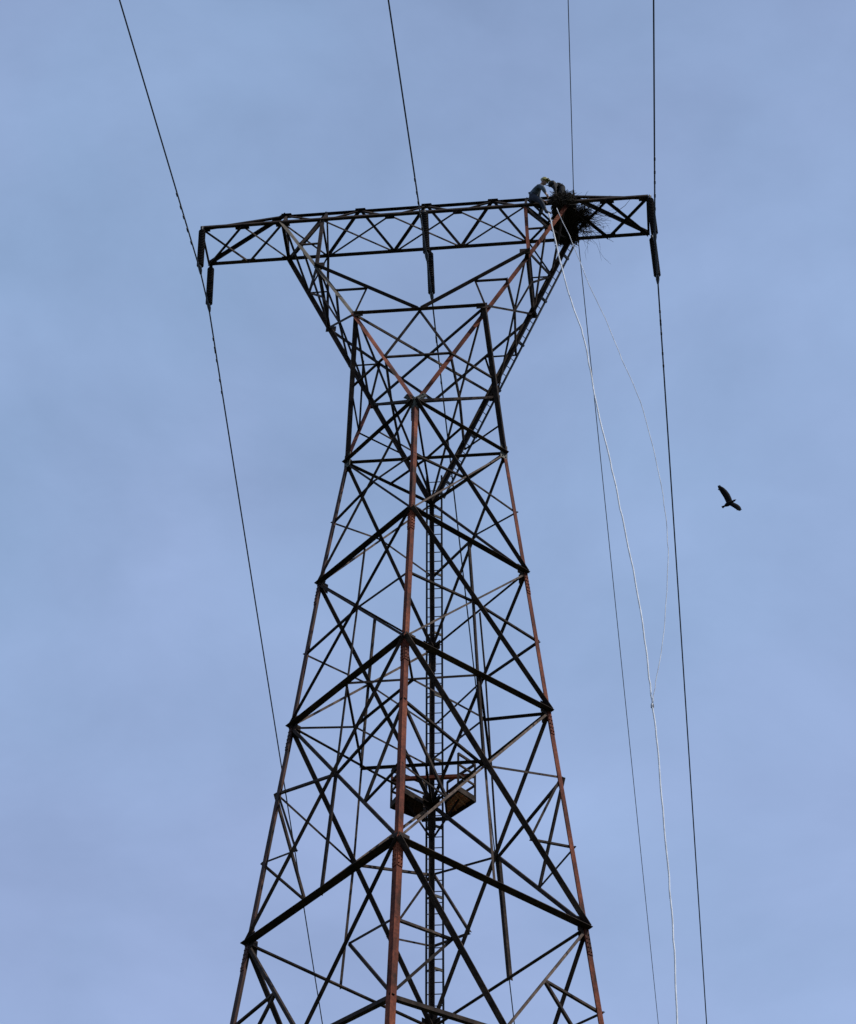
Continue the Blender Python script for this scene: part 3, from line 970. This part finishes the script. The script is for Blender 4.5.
def bird():
    t = thing('bird', BO, 'large dark bird of prey soaring with wings spread beside the power lines', 'bird')
    bm_ = MB()
    fw = V((.33, -.10, .13)).normalized()           # flight direction
    wl = V((-.27, -.05, 1.30)); wr = V((.585, -.70, -1.09))
    up = wl.cross(fw).normalized()
    c = BO
    # fuselage
    bm_.lathe(c - fw * .26, fw, [(0, .03), (.07, .07), (.17, .105), (.29, .11), (.39, .085), (.45, .055), (.48, .05), (.52, .04)], 12)

    def wing(span_, chord_, twist):
        sd = span_.normalized(); ls = span_.length
        prof = [(0, .17, -.19), (.18, .19, -.21), (.4, .20, -.20), (.62, .17, -.21), (.8, .11, -.20), (.92, .03, -.17), (1.0, -.07, -.12)]
        top, bot = [], []
        for s_, le, te in prof:
            b = c + sd * (s_ * ls) + up * (.05 * math.sin(s_ * 3) )
            sweep = fw * (.06 - .16 * s_ * s_)
            th = .035 * (1 - s_) + .008
            top.append((b + sweep + fw * le * chord_, b + sweep + fw * te * chord_, th))
        vs, fs = [], []
        for p, q, th in top:
            m_ = lerp(p, q, .35)
            vs += [p, m_ + up * th, q, m_ - up * th * .4]
        for i in range(len(top) - 1):
            for j in range(4):
                fs.append((i * 4 + j, i * 4 + (j + 1) % 4, i * 4 + 4 + (j + 1) % 4, i * 4 + 4 + j))
        fs += [(3, 2, 1, 0), tuple(4 * (len(top) - 1) + j for j in range(4))]
        bm_.add(vs, fs)
        # separated primaries
        for k in range(4):
            s_ = .80 + .045 * k
            b = c + sd * (s_ * ls) + fw * (-.02 - .05 * (k - 4) * -1 * .4) * chord_ + fw * (.06 - .16 * s_ * s_ - .10 * chord_ + .035 * k)
            dr = (sd * .9 - fw * (.55 - .16 * k)).normalized()
            n2 = dr.cross(up).normalized()
            bm_.box(b + dr * .0, dr * .06, n2 * .022, up * .005)
    wing(wl, .80, 0); wing(wr, .66, 0)
    # fanned tail
    tb = c - fw * .16
    sd = fw.cross(up).normalized()
    for k in range(5):
        a_ = (k - 2) * .14
        d_ = (-fw * math.cos(a_) + sd * math.sin(a_)).normalized()
        bm_.box(tb + d_ * .10, d_ * .12, d_.cross(up) * .022, up * .005)
    bm_.build('body', M['feather'], t, BO, True)
    hb = MB(); hb.lathe(c + fw * .22, fw, [(0, .03), (.03, .05), (.08, .05), (.12, .03), (.16, .012), (.18, .004)], 10)
    hb.build('head', M['beak'], t, BO, True)


bird()

# ------------------------------------------------------------------ ground
me = bpy.data.meshes.new('ground')
nseg = 96
vs, fs = [], []
rings = [0.5, 20, 60, 150, 400, 1200, 4000, 9000]
for r in rings:
    for j in range(nseg):
        a = 2 * math.pi * j / nseg
        h = 0 if r < 100 else math.sin(j * .7) * r * .002
        vs.append((r * math.cos(a), r * math.sin(a), h - .002))
for i in range(len(rings) - 1):
    for j in range(nseg):
        fs.append((i * nseg + j, i * nseg + (j + 1) % nseg, (i + 1) * nseg + (j + 1) % nseg, (i + 1) * nseg + j))
fs.append(tuple(range(nseg))[::-1])
me.from_pydata(vs, [], fs); me.materials.append(M['ground'])
gnd = bpy.data.objects.new('ground', me); COL.objects.link(gnd); tag(gnd, kind='structure')
bm = bmesh.new(); bm.from_mesh(me)
for f_ in bm.faces:
    f_.normal_update()
    if f_.normal.z < 0:
        f_.normal_flip()
bm.to_mesh(me); bm.free()

# ------------------------------------------------------------------ light
SUN_DIR = W(V((.93, -.20, 0))).normalized()      # horizontal direction towards the sun
EL = math.radians(46)
sd = V((SUN_DIR.x * math.cos(EL), SUN_DIR.y * math.cos(EL), math.sin(EL)))
sl = bpy.data.lights.new('sun', 'SUN'); sl.energy = 3.5; sl.angle = math.radians(.5); sl.color = (1, .94, .86)
so = bpy.data.objects.new('sun', sl); COL.objects.link(so)
so.rotation_euler = (-sd).to_track_quat('-Z', 'Y').to_euler()
so.location = (60, -40, 90)

w = bpy.data.worlds.new('World'); scene.world = w; w.use_nodes = True
nt = w.node_tree
for n_ in list(nt.nodes):
    nt.nodes.remove(n_)
out = nt.nodes.new('ShaderNodeOutputWorld'); bg = nt.nodes.new('ShaderNodeBackground')
sky = nt.nodes.new('ShaderNodeTexSky'); sky.sky_type = 'NISHITA'; sky.sun_disc = False
sky.sun_elevation = EL
sky.sun_rotation = math.atan2(sd.x, sd.y)
sky.air_density = 1.0; sky.dust_density = 1.0; sky.ozone_density = 1.5
tc = nt.nodes.new('ShaderNodeTexCoord')
mp = nt.nodes.new('ShaderNodeMapping'); mp.inputs['Scale'].default_value = (3.2, 3.2, 5.5); mp.inputs['Rotation'].default_value = (.3, .4, .2)
ns = nt.nodes.new('ShaderNodeTexNoise'); ns.inputs['Scale'].default_value = 1.9; ns.inputs['Detail'].default_value = 8; ns.inputs['Roughness'].default_value = .55
ns.inputs['Distortion'].default_value = .2
rp = nt.nodes.new('ShaderNodeValToRGB')
rp.color_ramp.elements[0].position = .32; rp.color_ramp.elements[0].color = (.485, .485, .485, 1)
rp.color_ramp.elements[1].position = .70; rp.color_ramp.elements[1].color = (.70, .70, .70, 1)
mx = nt.nodes.new('ShaderNodeMix'); mx.data_type = 'RGBA'
# thin high veil lit by the sky, in two close tints
lav = nt.nodes.new('ShaderNodeTexNoise'); lav.inputs['Scale'].default_value = 2.6; lav.inputs['Detail'].default_value = 4
tint = nt.nodes.new('ShaderNodeValToRGB')
tint.color_ramp.elements[0].position = .38; tint.color_ramp.elements[0].color = (.410, .590, .918, 1)
tint.color_ramp.elements[1].position = .62; tint.color_ramp.elements[1].color = (.452, .578, .928, 1)
tscale = nt.nodes.new('ShaderNodeVectorMath'); tscale.operation = 'SCALE'; tscale.inputs['Scale'].default_value = 10.0
nt.links.new(tc.outputs['Generated'], lav.inputs['Vector']); nt.links.new(lav.outputs['Fac'], tint.inputs[0])
nt.links.new(tint.outputs[0], tscale.inputs[0]); nt.links.new(tscale.outputs[0], mx.inputs[7])
# the veil thickens towards the horizon
sep = nt.nodes.new('ShaderNodeSeparateXYZ'); nt.links.new(tc.outputs['Generated'], sep.inputs[0])
thick = nt.nodes.new('ShaderNodeMath'); thick.operation = 'MULTIPLY_ADD'; thick.inputs[1].default_value = -.42; thick.inputs[2].default_value = .292
nt.links.new(sep.outputs['Z'], thick.inputs[0])
veil = nt.nodes.new('ShaderNodeMath'); veil.operation = 'ADD'; veil.use_clamp = True
nt.links.new(thick.outputs[0], veil.inputs[1]); nt.links.new(veil.outputs[0], mx.inputs[0])
nt.links.new(tc.outputs['Generated'], mp.inputs[0]); nt.links.new(mp.outputs[0], ns.inputs['Vector'])
nt.links.new(ns.outputs['Fac'], rp.inputs[0]); nt.links.new(rp.outputs[0], veil.inputs[0])
nt.links.new(sky.outputs[0], mx.inputs[6]); nt.links.new(mx.outputs[2], bg.inputs[0])
bg.inputs[1].default_value = .1
nt.links.new(bg.outputs[0], out.inputs[0])

# ------------------------------------------------------------------ camera
cam = bpy.data.cameras.new('camera'); co = bpy.data.objects.new('camera', cam); COL.objects.link(co)
YAW, PITCH, ROLL, FPX = 0.0026122, 0.771033, -0.0171576, 2294.78
cy, sy = math.cos(YAW), math.sin(YAW); cp_, sp_ = math.cos(PITCH), math.sin(PITCH)
right = V((cy, -sy, 0)); flat = V((sy, cy, 0))
fwd = flat * cp_ + UP * sp_; upv = -flat * sp_ + UP * cp_
cr, sr = math.cos(ROLL), math.sin(ROLL)
right, upv = right * cr - upv * sr, right * sr + upv * cr
co.matrix_world = Matrix(((right.x, upv.x, -fwd.x, 0), (right.y, upv.y, -fwd.y, -DIST), (right.z, upv.z, -fwd.z, EYE), (0, 0, 0, 1)))
cam.sensor_fit = 'VERTICAL'; cam.sensor_height = 24; cam.lens = FPX / 1024 * 24
cam.clip_start = .1; cam.clip_end = 20000
scene.camera = co

scene.render.engine = 'CYCLES'
vs_ = scene.view_settings
vs_.view_transform = 'Standard'; vs_.look = 'None'; vs_.gamma = 1; vs_.exposure = 0; vs_.use_curve_mapping = False
